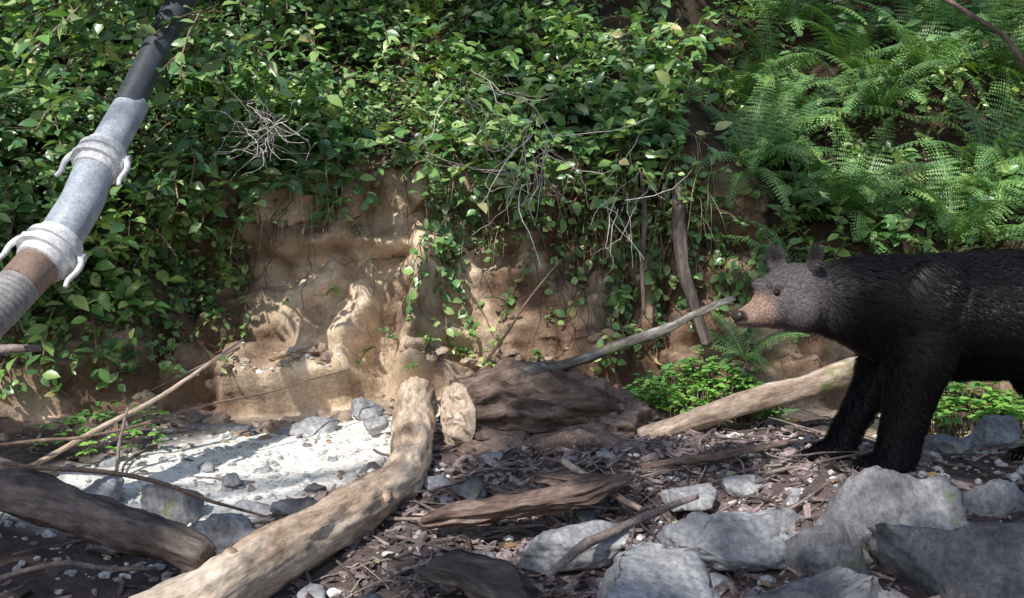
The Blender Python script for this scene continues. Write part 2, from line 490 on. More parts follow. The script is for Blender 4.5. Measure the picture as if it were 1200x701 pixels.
herb('herb_plant', 2.15, 4.65, 0.42, 0.25, 260, 0.3, 0.04)
herb('herb_plant', -1.9, 4.6, 0.3, 0.3, 50, 0.2, 0.035)
herb('herb_plant', 2.9, 4.3, 0.5, 0.4, 200, 0.25, 0.04)

dg_ = Acc()
for i in range(200):
    x = rng.choice([R(-.5, 1.15), R(.4, 1.1), R(-1.4, -.9)]); z = R(1.2, 1.75)
    h = bvh.ray_cast(Vector((x, 3, z)), Vector((0, 1, 0)))
    if not h[0]: continue
    p = np.array(h[0]) - (0, .05, 0); d = norm((R(-.5, .5), -R(.6, 1.2), R(-.1, .6))); pts = [p]
    L = R(.2, .5)
    for j in range(9):
        d = norm(d + np.array((0, 0.03, -.30)) + rng.normal(0, .08, 3)); p = p + d * L / 9
        pts.append(p)
    tube(dg_, pts, list(np.linspace(.0026, .0007, 10)), 3, cap=False)
dg_.build('dry_grass', surf_mat('straw', [(0.3, (0.32, 0.25, 0.15)), (0.7, (0.58, 0.48, 0.32))], 12, 60, island=0.4))

# ------------------------------------------------------------------ ferns
def fern_mesh(name, nfr, L0):
    Vv = []; Ff = []
    def quadtri(pts):
        b = len(Vv); Vv.extend(pts); Ff.append(tuple(range(b, b + len(pts))))
    for k in range(nfr):
        az = 6.283 * k / nfr + R(-.25, .25)
        L = L0 * R(0.7, 1.1)
        el = R(0.75, 1.3)
        p = np.zeros(3); N = 30; st = L / N
        hd = np.array((math.cos(az), math.sin(az), 0))
        B = np.array((-math.sin(az), math.cos(az), 0)); tw = R(-.5, .5)
        for i in range(N):
            t = i / N
            e2 = el - 1.45 * t ** 1.3
            T = hd * math.cos(e2) + np.array((0, 0, 1)) * math.sin(e2)
            q = p + T * st
            Nn = np.cross(B, T) * -1
            Bs = norm(B + Nn * tw)
            w = 0.004 * (1 - t) + 0.001
            quadtri([tuple(p - Bs * w), tuple(p + Bs * w), tuple(q + Bs * w), tuple(q - Bs * w)])
            if t > 0.1:
                pl = L * 0.19 * min(1, (t - 0.05) * 4.0) * (1 - t) ** 0.75 + 0.008
                for s in (-1, 1):
                    pd = norm(Bs * s + T * 0.38 + np.array((0, 0, -0.22)) + rng.normal(0, .06, 3))
                    m_ = max(3, int(pl / 0.014))
                    for j in range(m_):
                        u = j / m_
                        c0 = p + pd * (pl * u) + np.array((0, 0, -0.15 * pl * u * u))
                        sl = st * 0.66 * (1 - u * 0.72)
                        for s2 in (-1, 1):
                            tp_ = c0 + T * s2 * sl + pd * sl * 0.55
                            quadtri([tuple(c0), tuple(c0 + pd * (pl / m_) * 0.95), tuple(tp_)])
            p = q
    me = bpy.data.meshes.new(name)
    me.from_pydata(Vv, [], Ff)
    me.materials.append(M_fern)
    return me
FM = [fern_mesh('fern_fronds', n, L) for n, L in ((13, 0.85), (15, 0.72), (11, 0.98), (9, 0.48))]
fern_pos = [(1.45, 6.0, 0, .9), (1.95, 5.9, 1, 1), (2.5, 5.7, 2, 1), (2.9, 6.1, 0, 1.1), (1.8, 6.6, 2, 1), (2.4, 6.5, 1, 1.1), (3.2, 5.5, 1, 1), (3.1, 6.8, 2, 1.1),
            (2.0, 7.2, 0, 1.1), (2.7, 7.3, 2, 1.1), (3.6, 6.2, 0, 1), (1.6, 5.65, 3, 1.1), (2.2, 5.45, 3, 1.2), (1.28, 5.45, 3, .8), (3.7, 7.1, 1, 1.2), (1.3, 7.4, 0, .8),
            (2.75, 5.3, 3, 1.3), (2.1, 6.15, 0, 1.0), (1.25, 4.95, 3, .55), (-2.9, 5.6, 3, 1), (1.65, 6.3, 1, 1), (2.25, 6.85, 0, 1), (2.65, 5.95, 1, .9), (3.3, 6.5, 0, 1.1), (1.75, 7.0, 2, .9), (2.95, 7.7, 1, 1.2), (2.2, 7.8, 2, 1.2), (1.9, 5.5, 3, 1.3), (2.5, 5.2, 3, 1.2), (3.0, 5.1, 3, 1.2), (2.7, 6.6, 0, 1.1), (1.55, 6.75, 1, .9)]
for x, y, k, s in fern_pos:
    o = bpy.data.objects.new('fern', FM[k]); scene.collection.objects.link(o)
    o.location = (x, y, gz(x, y) + 0.01); o.scale = (s,) * 3
    o.rotation_euler = (R(0.3, 0.7), R(-.2, .2), R(-.5, .5))

# ------------------------------------------------------------------ roots, hanging twigs
roots = Acc()
for i in range(140):
    x = R(-2.0, 1.4) if i > 60 else R(0.1, 1.1); z = R(0.95, 1.6)
    if -1.4 < x < -.3 and rng.random() < .3: continue
    h = bvh.ray_cast(Vector((x, 3, z)), Vector((0, 1, 0)))
    if not h[0]: continue
    p = np.array(h[0]) - (0, .03, 0); pts = [p.copy()]
    n = random.randint(6, 24); dx = R(-.6, .6)
    for j in range(n):
        p = p + np.array((dx * 0.02 + rng.normal(0, .007), 0, -0.03)); dx += rng.normal(0, .12)
        hh = bvh.ray_cast(Vector((p[0], 3, p[2])), Vector((0, 1, 0)))
        if not hh[0]: break
        p[1] = min(hh[0].y - R(0.01, 0.06), p[1] + 0.02)
        pts.append(p.copy())
    if len(pts) > 3:
        r0 = R(0.0015, 0.005)
        tube(roots, pts, list(np.linspace(r0, r0 * .4, len(pts))), 5, 0.1, cap=False)
roots.build('exposed_roots', M_root)
log_obj('tree_root', [(0.93, 5.5, 1.45), (0.90, 5.42, 1.2), (0.93, 5.38, .95), (1.0, 5.36, 0.72), (1.06, 5.38, .55)], [.03, .035, .034, .03, .028], M_bark, 0.3, 14, .02)
log_obj('tree_root', [(0.72, 5.5, 1.5), (0.73, 5.44, 1.25), (0.70, 5.42, .95), (0.72, 5.42, 0.72)], [.012, .015, .014, .008], M_bark, 0.15, 10)
tg = Acc()
def tangle(c, n, L, r):
    for i in range(n):
        p = np.array(c) + rng.normal(0, 0.07, 3); d = norm(rng.normal(0, 1, 3) + (0, -.3, -.6))
        pts = [p]
        for j in range(8):
            d = norm(d + rng.normal(0, .3, 3)); p = p + d * L / 8; pts.append(p)
        tube(tg, pts, list(np.linspace(r, r * .4, 9)), 4, cap=False)
tangle((-1.18, 4.66, 1.62), 46, 0.26, 0.0022)
tangle((0.15, 5.0, 1.6), 12, 0.5, 0.003)
tangle((-0.2, 5.1, 1.9), 8, 0.5, 0.003)
tangle((0.0, 5.1, 1.5), 12, 0.45, 0.0025)
tangle((0.55, 5.15, 1.3), 10, 0.4, 0.0025)
tg.build('dead_twigs', surf_mat('bleached_twig', [(0.3, (0.4, 0.34, 0.33)), (0.7, (0.74, 0.66, 0.64))], 12, 60, island=0.4))
twigs.build('shrub_stems', M_root)

# ------------------------------------------------------------------ logs and branches
log_obj('fallen_log', [(-0.47, 4.92, .315), (-0.45, 4.45, .215), (-0.415, 4.12, .135), (-0.44, 3.85, .095), (-0.62, 3.3, .04), (-0.84, 2.72, -.02), (-1.1, 2.1, -.1)],
        [.098, .094, .080, .086, .084, .088, .092], M_log, 0.2, 48, 0.014, 0.018, 0, fine=.5, knots=3)
log_obj('driftwood_log', [(0.58, 4.5, .17), (1.0, 4.62, .285), (1.35, 4.68, .385), (1.72, 4.75, .49)], [.045, .052, .056, .062], M_logR, 0.2, 28, 0.018, .018, 3, fine=.5, knots=1)
log_obj('mossy_branch', [(-0.05, 4.52, .42), (0.1, 4.58, .47), (0.17, 4.64, .475), (0.45, 4.76, .56), (0.8, 4.88, .68), (1.12, 5.0, .80)],
        [.036, .034, .026, .023, .019, .014], M_mossb, 0.4, 16, .015, .03, 1, knots=3)
log_obj('dark_log', [(-1.9, 3.2, .27), (-1.5, 3.05, .21), (-1.15, 2.95, .12), (-0.86, 2.85, .055)], [.06, .065, .06, .05], M_bark, 0.4, 30, .02, .02, 2, fine=.6)
log_obj('rotten_log', [(-.3, 3.42, .05), (-.15, 3.4, .07), (.05, 3.4, .09), (.25, 3.45, .11), (.42, 3.55, .16)], [.05, .07, .06, .07, .02], M_rot, 0.7, 34, .012, .02, 0, flat=0.5, fine=.8)
log_obj('bark_slab', [(-.24, 2.95, .0), (-.1, 2.85, .0), (.02, 2.72, -.03)], [.09, .1, .07], M_bark, 0.6, 30, .015, .01, 1, flat=0.3, fine=.8)
log_obj('bark_slab', [(.1, 3.75, .13), (.25, 3.65, .13), (.4, 3.62, .14)], [.05, .08, .05], M_rot, 0.6, 30, .015, .01, 1, flat=0.3, fine=.8)
log_obj('dead_branch', [(.2, 3.9, .16), (.32, 3.6, .13), (.44, 3.35, .1)], [.012, .014, .01], M_logR, 0.3, 10, .02, .02, 1)
log_obj('dead_branch', [(.1, 2.75, .03), (.22, 2.95, .07), (.42, 3.15, .11), (.6, 3.3, .14)], [.010, .015, .014, .010], M_twig, 0.35, 10, .02, .03, 1)
log_obj('dead_branch', [(-2.0, 4.1, .10), (-1.7, 4.3, .28), (-1.45, 4.6, .46), (-1.3, 4.85, .6)], [.012, .012, .009, .006], M_logR, 0.15, 8, .03, .02, 1)
log_obj('dead_branch', [(-2.3, 4.0, .2), (-1.8, 4.1, .22), (-1.3, 4.4, .34), (-.8, 4.9, .46)], [.007, .007, .006, .004], M_root, 0.15, 8, .03, .03, 1)
log_obj('dead_branch', [(-1.75, 3.0, .35), (-1.35, 3.1, .27), (-1.0, 3.2, .16), (-0.8, 3.25, .1)], [.006, .008, .007, .004], M_root, 0.15, 8, .03, .03, 1)
log_obj('dead_branch', [(-1.68, 4.2, .05), (-1.66, 4.2, .2), (-1.62, 4.22, .35)], [.008, .008, .006], M_twig, 0.15, 8, .03, .02, 1)
log_obj('dead_branch', [(-2.2, 3.6, .6), (-1.95, 3.65, .6), (-1.75, 3.7, .62)], [.02, .022, .012], M_twig, 0.3, 8, .03, .02, 1)
log_obj('dead_branch', [(.5, 3.8, .17), (.8, 3.85, .2), (1.1, 3.95, .24)], [.012, .018, .012], M_rot, 0.25, 10, .02, .02, 1)
log_obj('dead_branch', [(2.05, 6.0, 2.9), (2.75, 5.6, 2.3), (3.1, 5.5, 1.7)], [.012, .015, .015], M_rot, 0.15, 8, .03, .03, 1)
log_obj('dead_branch', [(-.15, 5.35, .45), (.05, 5.25, .75), (.25, 5.2, 1.0)], [.009, .007, .004], M_root, 0.15, 8, .03, .03, 1)
log_obj('dead_branch', [(-1.5, 2.6, .0), (-1.25, 2.75, .08), (-1.05, 2.9, .02)], [.006, .008, .005], M_twig, 0.15, 8, .03, .03, 1)

# broken butt log with a pale weathered face
stump = empty('rotten_stump')
sp = [(-.24, 4.44, .27), (-.12, 4.52, .275), (.1, 4.62, .27), (.32, 4.70, .25), (.58, 4.80, .2)]
Q, r = resample(sp, [.165, .185, .2, .185, .10], .016)
a = Acc(); tube(a, smooth_path(Q, 3), r, 90, .26, .3, 1.0, 3.3, fine=1.1)
a.build('bark_body', M_stump, parent=stump)
axd = norm(np.array(sp[0]) - np.array(sp[1])); uu = norm(np.cross((0, 0, 1), axd)); vv = np.cross(axd, uu)
V = []; F = []; RN, SN = 16, 56; c0 = np.array(sp[0]) + axd * .004
for i in range(RN + 1):
    for j in range(SN):
        an = 6.28318 * j / SN; rr_ = .158 * i / RN * (1 + .12 * fbm(math.cos(an) * 1.6 + 3.3, math.sin(an) * 1.6, 0, 3))
        dz = .004 * math.sin(i * 2.4) + .04 * fbm(math.cos(an) * i * .2, math.sin(an) * i * .2, 3, 4) + .02
        V.append(c0 + uu * math.cos(an) * rr_ + vv * math.sin(an) * rr_ + axd * dz * (1 - (i / RN) ** 4))
for i in range(RN):
    for j in range(SN):
        p = i * SN + j; q = i * SN + (j + 1) % SN
        F.append((p, q, q + SN, p + SN))
mc, ntc, bc = new_mat('cut_wood_face')
vc = coords(ntc)
nc = nz(ntc, vc, 30, 6, .6); rc = ramp(ntc, [(.3, (.30, .21, .155)), (.6, (.6, .48, .38)), (.8, (.76, .66, .55))]); ntc.links.new(nc, rc.inputs['Fac']); ntc.links.new(rc.outputs['Color'], bc.inputs['Base Color']); bc.inputs['Roughness'].default_value = .85
bump(ntc, bc, nc, .8, .015)
mk('cut_face', V, F, mc, parent=stump)

# ------------------------------------------------------------------ rocks and dirt clods
def rock(name, c, r, mat, seed, cuts=16, amp=0.1, sub=4, smooth=True, cutmin=0.42, f1=1.7, ret=False):
    bm = bmesh.new(); bmesh.ops.create_icosphere(bm, subdivisions=sub, radius=1)
    rr = random.Random(seed)
    pl = []
    for i in range(cuts):
        n = Vector((rr.gauss(0, 1), rr.gauss(0, 1), rr.gauss(0, 1))).normalized()
        pl.append((n, rr.uniform(cutmin, .85)))
    sv = Vector((seed * 3.7, seed, 0)); V = []
    for v in bm.verts:
        p = v.co.copy()
        for n, d in pl:
            q = p.dot(n) - d
            if q > 0: p -= n * q * 0.98
        k = 1.12 + amp * noise.fractal(p * f1 + sv, 1, 2, 5) + amp * 0.5 * noise.fractal(p * 8 + sv, 1, 2, 4)
        V.append((c[0] + p.x * k * r[0], c[1] + p.y * k * r[1], c[2] + p.z * k * r[2]))
    F = [tuple(v.index for v in f.verts) for f in bm.faces]
    bm.free()
    if ret: return V, F
    return mk(name, V, F, mat, smooth=smooth)
RK = [((1.142, 3.05, .02), (.32, .22, .29), M_rockdark), ((1.38, 2.80, -.02), (.40, .24, .26), M_rockdark), ((.80, 2.60, -.06), (.40, .25, .21), M_rockdark), ((.42, 2.8, -.04), (.32, .25, .16), M_rock),
      ((1.56, 3.25, .08), (.17, .1, .13), M_rock), ((1.68, 3.0, .08), (.29, .2, .26), M_rockdark), ((1.0, 3.42, .08), (.13, .1, .10), M_rock), ((.86, 3.25, .05), (.15, .1, .10), M_rock),
      ((.66, 3.05, .04), (.2, .14, .12), M_rock), ((-1.286, 3.75, .02), (.13, .12, .13), M_rockdark), ((-.98, 3.35, -.01), (.17, .13, .09), M_rock), ((-.77, 3.6, .04), (.09, .08, .07), M_rockdark),
      ((-1.0, 4.98, .15), (.15, .12, .07), M_rock), ((-.76, 5.14, .22), (.09, .08, .07), M_rock), ((.2, 3.1, .02), (.18, .12, .08), M_rock), ((-1.5, 4.98, .13), (.2, .1, .07), M_rockdark),
      ((-.66, 4.75, .19), (.07, .06, .05), M_rock), ((-1.15, 4.1, .05), (.06, .05, .04), M_rock), ((-.35, 2.7, -.1), (.13, .12, .08), M_rockdark), ((1.95, 2.9, .0), (.3, .2, .2), M_rock),
      ((1.55, 2.52, -.1), (.32, .18, .2), M_rockdark), ((1.08, 2.42, -.14), (.28, .14, .17), M_rockdark), ((.95, 2.92, .02), (.13, .1, .13), M_rockdark), ((-1.6, 3.9, .02), (.13, .1, .08), M_rock),
      ((-1.35, 3.35, -.02), (.1, .1, .07), M_rockdark), ((.3, 2.45, -.15), (.14, .12, .1), M_rockdark), ((1.75, 4.05, .2), (.12, .1, .07), M_rock), ((2.05, 4.2, .22), (.14, .1, .08), M_rock),
      ((-1.72, 2.9, .12), (.1, .1, .1), M_rock), ((-.15, 3.75, .07), (.09, .08, .05), M_rockdark), ((.62, 3.5, .1), (.1, .09, .06), M_rock), ((.6, 2.4, -.12), (.2, .14, .12), M_rock),
      ((-.98, 3.7, .0), (.16, .1, .06), M_rock), ((.85, 3.65, .12), (.13, .1, .06), M_rock)]
for i, (c, r, mm) in enumerate(RK):
    rock('rock', c, r, mm, 11 + i * 7, amp=0.16, sub=5 if r[0] > .16 else 4)
for i in range(76):
    if i < 40: x, y = R(0.45, 2.0), R(2.4, 3.36)
    elif i < 52: x, y = R(-1.9, -0.7), R(3.0, 5.2)
    else: x, y = R(-.8, .6), R(2.5, 4.4)
    s = R(0.02, 0.06)
    rock('rock', (x, y, gz(x, y) + s * 0.2), (s * R(.9, 1.5), s, s * R(.5, .9)), random.choice([M_rock, M_rockdark, M_rock]), 400 + i, amp=0.15, sub=3)
for i, (c, r) in enumerate([((.40, 4.72, .2), (.28, .2, .16)), ((.28, 4.42, .13), (.28, .2, .13)), ((.58, 4.88, .2), (.22, .2, .12)), ((.02, 4.36, .1), (.22, .14, .10)), ((.1, 4.85, .3), (.3, .2, .18))]):
    rock('dirt_mound', c, r, M_clod, 900 + i * 5, cuts=9, amp=0.24, sub=5, cutmin=.6, f1=3.2)
ta = Acc()
for i in range(520):
    x = R(-2.4, 1.3); y = foot(x) + rng.normal(-.12, .13) - (0.1 if -1.4 < x < -.3 else 0)
    s = 0.008 + 0.055 * rng.random() ** 3.5
    z = gz(x, y)
    if z > .6: continue
    Vr, Fr = rock('', (x, y, z + s * .2), (s * R(.9, 1.4), s, s * R(.6, 1)), None, 2000 + i, cuts=12, amp=.2, sub=2, ret=True)
    ta.add(Vr, Fr)
ta.build('soil_clods', M_clodt, smooth=False)

# gravel, wood chips, litter
bm = bmesh.new(); bmesh.ops.create_icosphere(bm, subdivisions=1, radius=1)
GV = np.array([tuple(v.co) for v in bm.verts]); GF = [tuple(v.index for v in f.verts) for f in bm.faces]; bm.free()
ga = Acc()
for i in range(3000):
    if i < 1100: x, y = rng.normal(-1.1, .45), R(3.2, 5.3)
    elif i < 2500: x, y = R(0.3, 2.6), R(2.3, 4.6)
    else: x, y = R(-2, 2), R(2.2, 5)
    s = 0.005 + 0.018 * rng.random() ** 2.5
    z = gz(x, y)
    if z > 0.6: continue
    V = GV * (1 + rng.normal(0, .18, GV.shape)) * s * np.array((R(.8, 1.4), 1, R(.5, .8)))
    ga.add(V + (x, y, z + s * .2), GF)
ga.build('gravel', M_gravel, smooth=False)
ca = Acc()
CT = np.array([(-1, -1, -1), (1, -1, -1), (1, 1, -1), (-1, 1, -1), (-1, -1, 1), (1, -1, 1), (1, 1, 1), (-1, 1, 1)], float)
CF = [(0, 3, 2, 1), (4, 5, 6, 7), (0, 1, 5, 4), (1, 2, 6, 5), (2, 3, 7, 6), (3, 0, 4, 7)]
def rotm(a, b, c):
    return np.array(Euler((a, b, c)).to_matrix())
for i in range(10500):
    if i < 8400: x, y = rng.normal(0.3, .55), R(2.3, 4.9)
    else: x, y = R(-2.4, 2.6), R(2.2, 5.2)
    if sandmask(x, y) > .2 and rng.random() < .95: continue
    z = gz(x, y)
    if z > 0.7: continue
    l = 0.005 + 0.034 * rng.random() ** 3
    T = CT * (1 + rng.normal(0, .25, CT.shape)) * np.array((l, l * R(.15, .6), l * R(.06, .25)))
    T = T @ rotm(R(-.7, .7), R(-.6, .6), R(0, 6.28)).T
    ca.add(T + (x, y, z + l * .25), CF)
ca.build('wood_debris', M_chip, smooth=False)
sa = Acc()
for i in range(680):
    if i < 480: x, y = rng.normal(0.4, .6), R(2.4, 4.9)
    else: x, y = R(-2.6, 2.6), R(2.3, 5.3)
    if sandmask(x, y) > .2 and rng.random() < .88: continue
    L = 0.05 + 0.45 * rng.random() ** 2.4; a = R(0, 6.28)
    pts = []; bend = R(-.6, .6)
    for j in range(6):
        t = j / 5 - .5
        px = x + math.cos(a + bend * t) * L * t; py = y + math.sin(a + bend * t) * L * t
        pts.append((px, py, 0))
    z0 = gz(*pts[0][:2]); z1 = gz(*pts[-1][:2]); zm = gz(x, y)
    if max(z0, z1) > 0.75: continue
    zc = max((z0 + z1) / 2, zm)
    lift = R(0, .05)
    r0 = R(0.0012, 0.005) * (1 + L * 2)
    pts = [(p[0] + rng.normal(0, .003), p[1], zc + (z1 - z0) * (j / 5 - .5) + r0 + lift * (j / 5) + rng.normal(0, .003)) for j, p in enumerate(pts)]
    tube(sa, pts, list(np.linspace(r0, r0 * .5, 6)), 5, cap=True)
sa.build('fallen_twigs', M_twig)
st = []
for i in range(400):
    x, y = R(-2.6, 2.6), R(2.2, 5.3)
    if i < 200: x, y = rng.normal(0.5, .6), R(2.5, 5)
    z = gz(x, y)
    if z > 0.7: continue
    a = R(0, 6.28)
    st.append(((x, y, z + .012), (math.cos(a), math.sin(a), R(-.2, .3)), norm((R(-.4, .4), R(-.6, .2), 1)), R(.02, .05), R(.8, 1.3)))
leaves_obj('leaf_litter', *[[s[k] for s in st] for k in range(5)], M_litter)

# ------------------------------------------------------------------ pipe
pipe = empty('water_pipe')
def mpipe(name, col, rough, metal=0.0, sc=12):
    m, nt, b = new_mat(name)
    v = coords(nt)
    n = nz(nt, v, sc, 8, .65); r = ramp(nt, [(.3, tuple(c * .6 for c in col)), (.6, col), (.8, tuple(min(1, c * 1.25) for c in col))])
    nt.links.new(n, r.inputs['Fac'])
    n_ = nz(nt, v, 90, 4, .7); r_ = ramp(nt, [(.35, (.7, .68, .64)), (.6, (1.05, 1.05, 1.05))]); nt.links.new(n_, r_.inputs['Fac'])
    nt.links.new(mixc(nt, 1, r.outputs['Color'], r_.outputs['Color'], 'MULTIPLY'), b.inputs['Base Color'])
    b.inputs['Roughness'].default_value = rough; b.inputs['Metallic'].default_value = metal
    bump(nt, b, n, .3, .005)
    return m
MP_black = mpipe('black_plastic', (0.07, 0.08, 0.10), .4)
MP_grey = mpipe('grey_pvc', (0.42, 0.47, 0.54), .45)
MP_alu = mpipe('cast_aluminium', (0.82, 0.83, 0.86), .5, 0.1, 25)
MP_rust = mpipe('brown_rubber', (0.28, 0.19, 0.15), .6)
MP_hose = mpipe('ribbed_hose', (0.32, 0.31, 0.31), .55)
def ptube(name, pts, rad, mat, sides=32, step=.01, rib=0, sm=0):
    Q, r = resample(pts, rad, step)
    Q = smooth_path(Q, sm)
    if rib:
        r = r * (1 + .05 * np.sin(np.arange(len(r)) * step / rib * 6.283))
    a = Acc(); tube(a, Q, r, sides)
    o = mk(name, np.concatenate(a.V), a.F, mat, parent=pipe)
    md = o.modifiers.new('es', 'EDGE_SPLIT'); md.split_angle = math.radians(50)
    return o
P1 = np.array((-1.50, 4.45, 2.098)); P2 = np.array((-1.600, 4.15, 1.584)); C1 = np.array((-1.635, 3.95, 1.350)); MD = np.array((-1.66, 3.82, 1.13))
C2 = np.array((-1.715, 3.7, .976)); H1 = np.array((-1.79, 3.5, .785)); H2 = np.array((-1.88, 3.3, .60))
ptube('black_section', [(-1.1, 7.0, 4.3), (-1.43, 4.8, 2.5), P1, P2 + (0, 0, .02)], [.060] * 4, MP_black, sm=8)
d12 = norm(C1 - P2)
ptube('grey_section', [P2 - d12 * .05, P2, C1 - d12 * .04], [.068, .068, .070], MP_grey)
ptube('grey_elbow', [C1 + d12 * .04, MD + (0.01, 0, .04), C2 + norm(MD - C2) * .05], [.076, .078, .080], MP_grey, sm=10)
dh = norm(H1 - C2)
ptube('rubber_sleeve', [C2 + dh * .06, C2 + dh * .19], [.079, .077], MP_rust)
ptube('ribbed_hose_section', [C2 + dh * .19, H1, H2, (-1.98, 3.0, .32), (-2.2, 2.5, .0), (-2.5, 1.9, -.2)], [.074] * 6, MP_hose, step=.004, rib=.022, sm=20)
def coupling(nm, c, d, r):
    d = norm(d)
    prof = [(-.075, r * 1.0), (-.07, r * 1.12), (-.035, r * 1.14), (-.034, r * 1.36), (-.012, r * 1.38), (-.011, r * 1.2), (.012, r * 1.2), (.013, r * 1.42), (.036, r * 1.4), (.037, r * 1.16), (.07, r * 1.14), (.075, r * 1.0)]
    a = Acc(); tube(a, [c + d * p for p, _ in prof], [q for _, q in prof], 40)
    o = mk(nm, np.concatenate(a.V), a.F, MP_alu, parent=pipe)
    o.modifiers.new('bv', 'EDGE_SPLIT').split_angle = math.radians(35)
    s = norm(np.cross(d, (0, 1, 0)))
    for k, sg in enumerate((-1, 1)):
        b = c + s * sg * r * 1.42
        pts = [b - d * .02 * 1, b + s * sg * .016 - d * .0, b + s * sg * .022 + d * .045, b + s * sg * .010 + d * .09, b + s * sg * .022 + d * .12]
        pts = [p + np.array((0, -.01, 0)) for p in pts]
        Q, rr = resample(pts, [.013, .013, .011, .010, .008], .01)
        a = Acc(); tube(a, smooth_path(Q, 4), rr, 10)
        mk(nm + '_lever_%d' % (k + 1), np.concatenate(a.V), a.F, MP_alu, parent=pipe)
        a = Acc(); tube(a, [b - s * sg * .02 - d * .022, b + s * sg * .01 - d * .022], [.02, .02], 12)
        mk(nm + '_lug_%d' % (k + 1), np.concatenate(a.V), a.F, MP_alu, parent=pipe)
coupling('coupling_upper', C1, C1 - P2, .072)
coupling('coupling_lower', C2, H1 - MD, .080)

# ------------------------------------------------------------------ black bear
bear = empty('black_bear')
yaw = math.radians(28)
P0 = np.array((1.06, 3.62, 0.0))
fw = np.array((-math.cos(yaw), -math.sin(yaw), 0)); sd_ = np.array((math.sin(yaw), -math.cos(yaw), 0)); UP = np.array((0, 0, 1.0))
ba = Acc()
def loft(st, sides=24):
    c0, u0, v0 = [np.array(a, float) for a in st[0]]; c1, u1, v1 = [np.array(a, float) for a in st[-1]]
    d0 = norm(c0 - np.array(st[1][0])) * min(np.linalg.norm(u0), np.linalg.norm(v0)); d1 = norm(c1 - np.array(st[-2][0])) * min(np.linalg.norm(u1), np.linalg.norm(v1))
    S = [(c0 + d0 * .55, u0 * .3, v0 * .3), (c0 + d0 * .35, u0 * .72, v0 * .72)] + [tuple(np.array(a, float) for a in s) for s in st] + [(c1 + d1 * .35, u1 * .72, v1 * .72), (c1 + d1 * .55, u1 * .3, v1 * .3)]
    V = []; F = []
    for c, u, v in S:
        for j in range(sides):
            a = 6.28318 * j / sides
            V.append(c + u * math.cos(a) + v * math.sin(a))
    n = len(S)
    for i in range(n - 1):
        for j in range(sides):
            a = i * sides + j; b = i * sides + (j + 1) % sides
            F.append((a, b, b + sides, a + sides))
    F.append(tuple(reversed(range(sides)))); F.append(tuple(range((n - 1) * sides, n * sides)))
    ba.add(V, F)
def S_(x, y, top, bot, w):
    return ((x, y, (top + bot) / 2), (0, w, 0), (0, 0, (top - bot) / 2))
YB = 3.64
loft([S_(1.16, YB, .93, .675, .125), S_(1.25, YB, .948, .625, .16), S_(1.36, YB, .958, .565, .185), S_(1.48, YB, .955, .525, .20), S_(1.60, YB, .958, .51, .21),
      S_(1.72, YB, .968, .51, .22), S_(1.85, YB, .972, .515, .225), S_(2.0, YB, .962, .525, .22), S_(2.14, YB, .945, .545, .205), S_(2.26, YB, .89, .58, .175), S_(2.35, YB, .82, .65, .11)])
def H_(s, top, bot, w, wo=0.0):
    c = P0 + fw * s + UP * (top + bot) / 2
    return (c, sd_ * w, UP * (top - bot) / 2)
loft([((1.26, YB, .79), (0.05, .14, 0), (0, 0, .145)), ((1.17, YB, .80), (0.03, .122, 0), (0, 0, .132)), H_(-.02, .928, .682, .112), H_(.05, .928, .688, .112), H_(.10, .916, .698, .104), H_(.145, .892, .702, .085),
      H_(.18, .852, .702, .066), H_(.21, .812, .700, .052), H_(.25, .785, .698, .046), H_(.285, .766, .702, .040), H_(.303, .755, .708, .032)])
def ball(c, u, v, w, rings=10, sides=16):
    c = np.array(c, float); V = []; F = []
    for i in range(rings + 1):
        th = math.pi * i / rings
        for j in range(sides):
            a = 6.28318 * j / sides
            V.append(c + np.array(u) * math.sin(th) * math.cos(a) + np.array(v) * math.sin(th) * math.sin(a) + np.array(w) * math.cos(th))
    for i in range(rings):
        for j in range(sides):
            a = i * sides + j; b = i * sides + (j + 1) % sides
            F.append((a, b, b + sides, a + sides))
    return V, F
for s in (-1, 1):
    ba.add(*ball(P0 + fw * .075 + sd_ * s * .066 + UP * .765, sd_ * .058, fw * .07, UP * .072))
    ba.add(*ball(P0 + fw * .165 + sd_ * s * .040 + UP * .852, sd_ * .030, fw * .035, UP * .022))
# shoulder blade and haunch muscle
ba.add(*ball((1.46, 3.48, .78), (.12, 0, -.05), (0, .055, 0), (.05, 0, .16)))
ba.add(*ball((2.16, 3.47, .74), (.15, 0, 0), (0, .055, 0), (0, 0, .17)))
def leg(pts):
    loft([((x, y, z), (hx, 0, 0), (0, -hy, 0)) for x, y, z, hx, hy in pts], 18)
ZF = FEET_Z
YN, YF = 3.51, 3.78
leg([(1.46, YN + .03, .80, .12, .09), (1.455, YN + .01, .68, .125, .092), (1.435, YN, .58, .115, .088), (1.415, YN, .49, .098, .08), (1.392, YN, .40, .083, .068), (1.372, YN, .325, .075, .062), (1.360, YN, .27, .074, .064), (1.345, YN, .225, .076, .066), (1.335, YN, ZF + .03, .080, .068)])
loft([((1.37, YN, ZF + .045), (0, .06, 0), (0, 0, .045)), ((1.30, YN, ZF + .04), (0, .064, 0), (0, 0, .04)), ((1.25, YN, ZF + .028), (0, .058, 0), (0, 0, .028))], 16)
leg([(1.45, YF - .03, .78, .12, .09), (1.43, YF, .62, .105, .085), (1.39, YF, .50, .088, .075), (1.33, YF, .40, .074, .066), (1.275, YF, .31, .066, .060), (1.235, YF, ZF + .04, .068, .064)])
loft([((1.26, YF, ZF + .045), (0, .06, 0), (0, 0, .045)), ((1.19, YF, ZF + .04), (0, .062, 0), (0, 0, .04)), ((1.14, YF, ZF + .028), (0, .055, 0), (0, 0, .028))], 16)
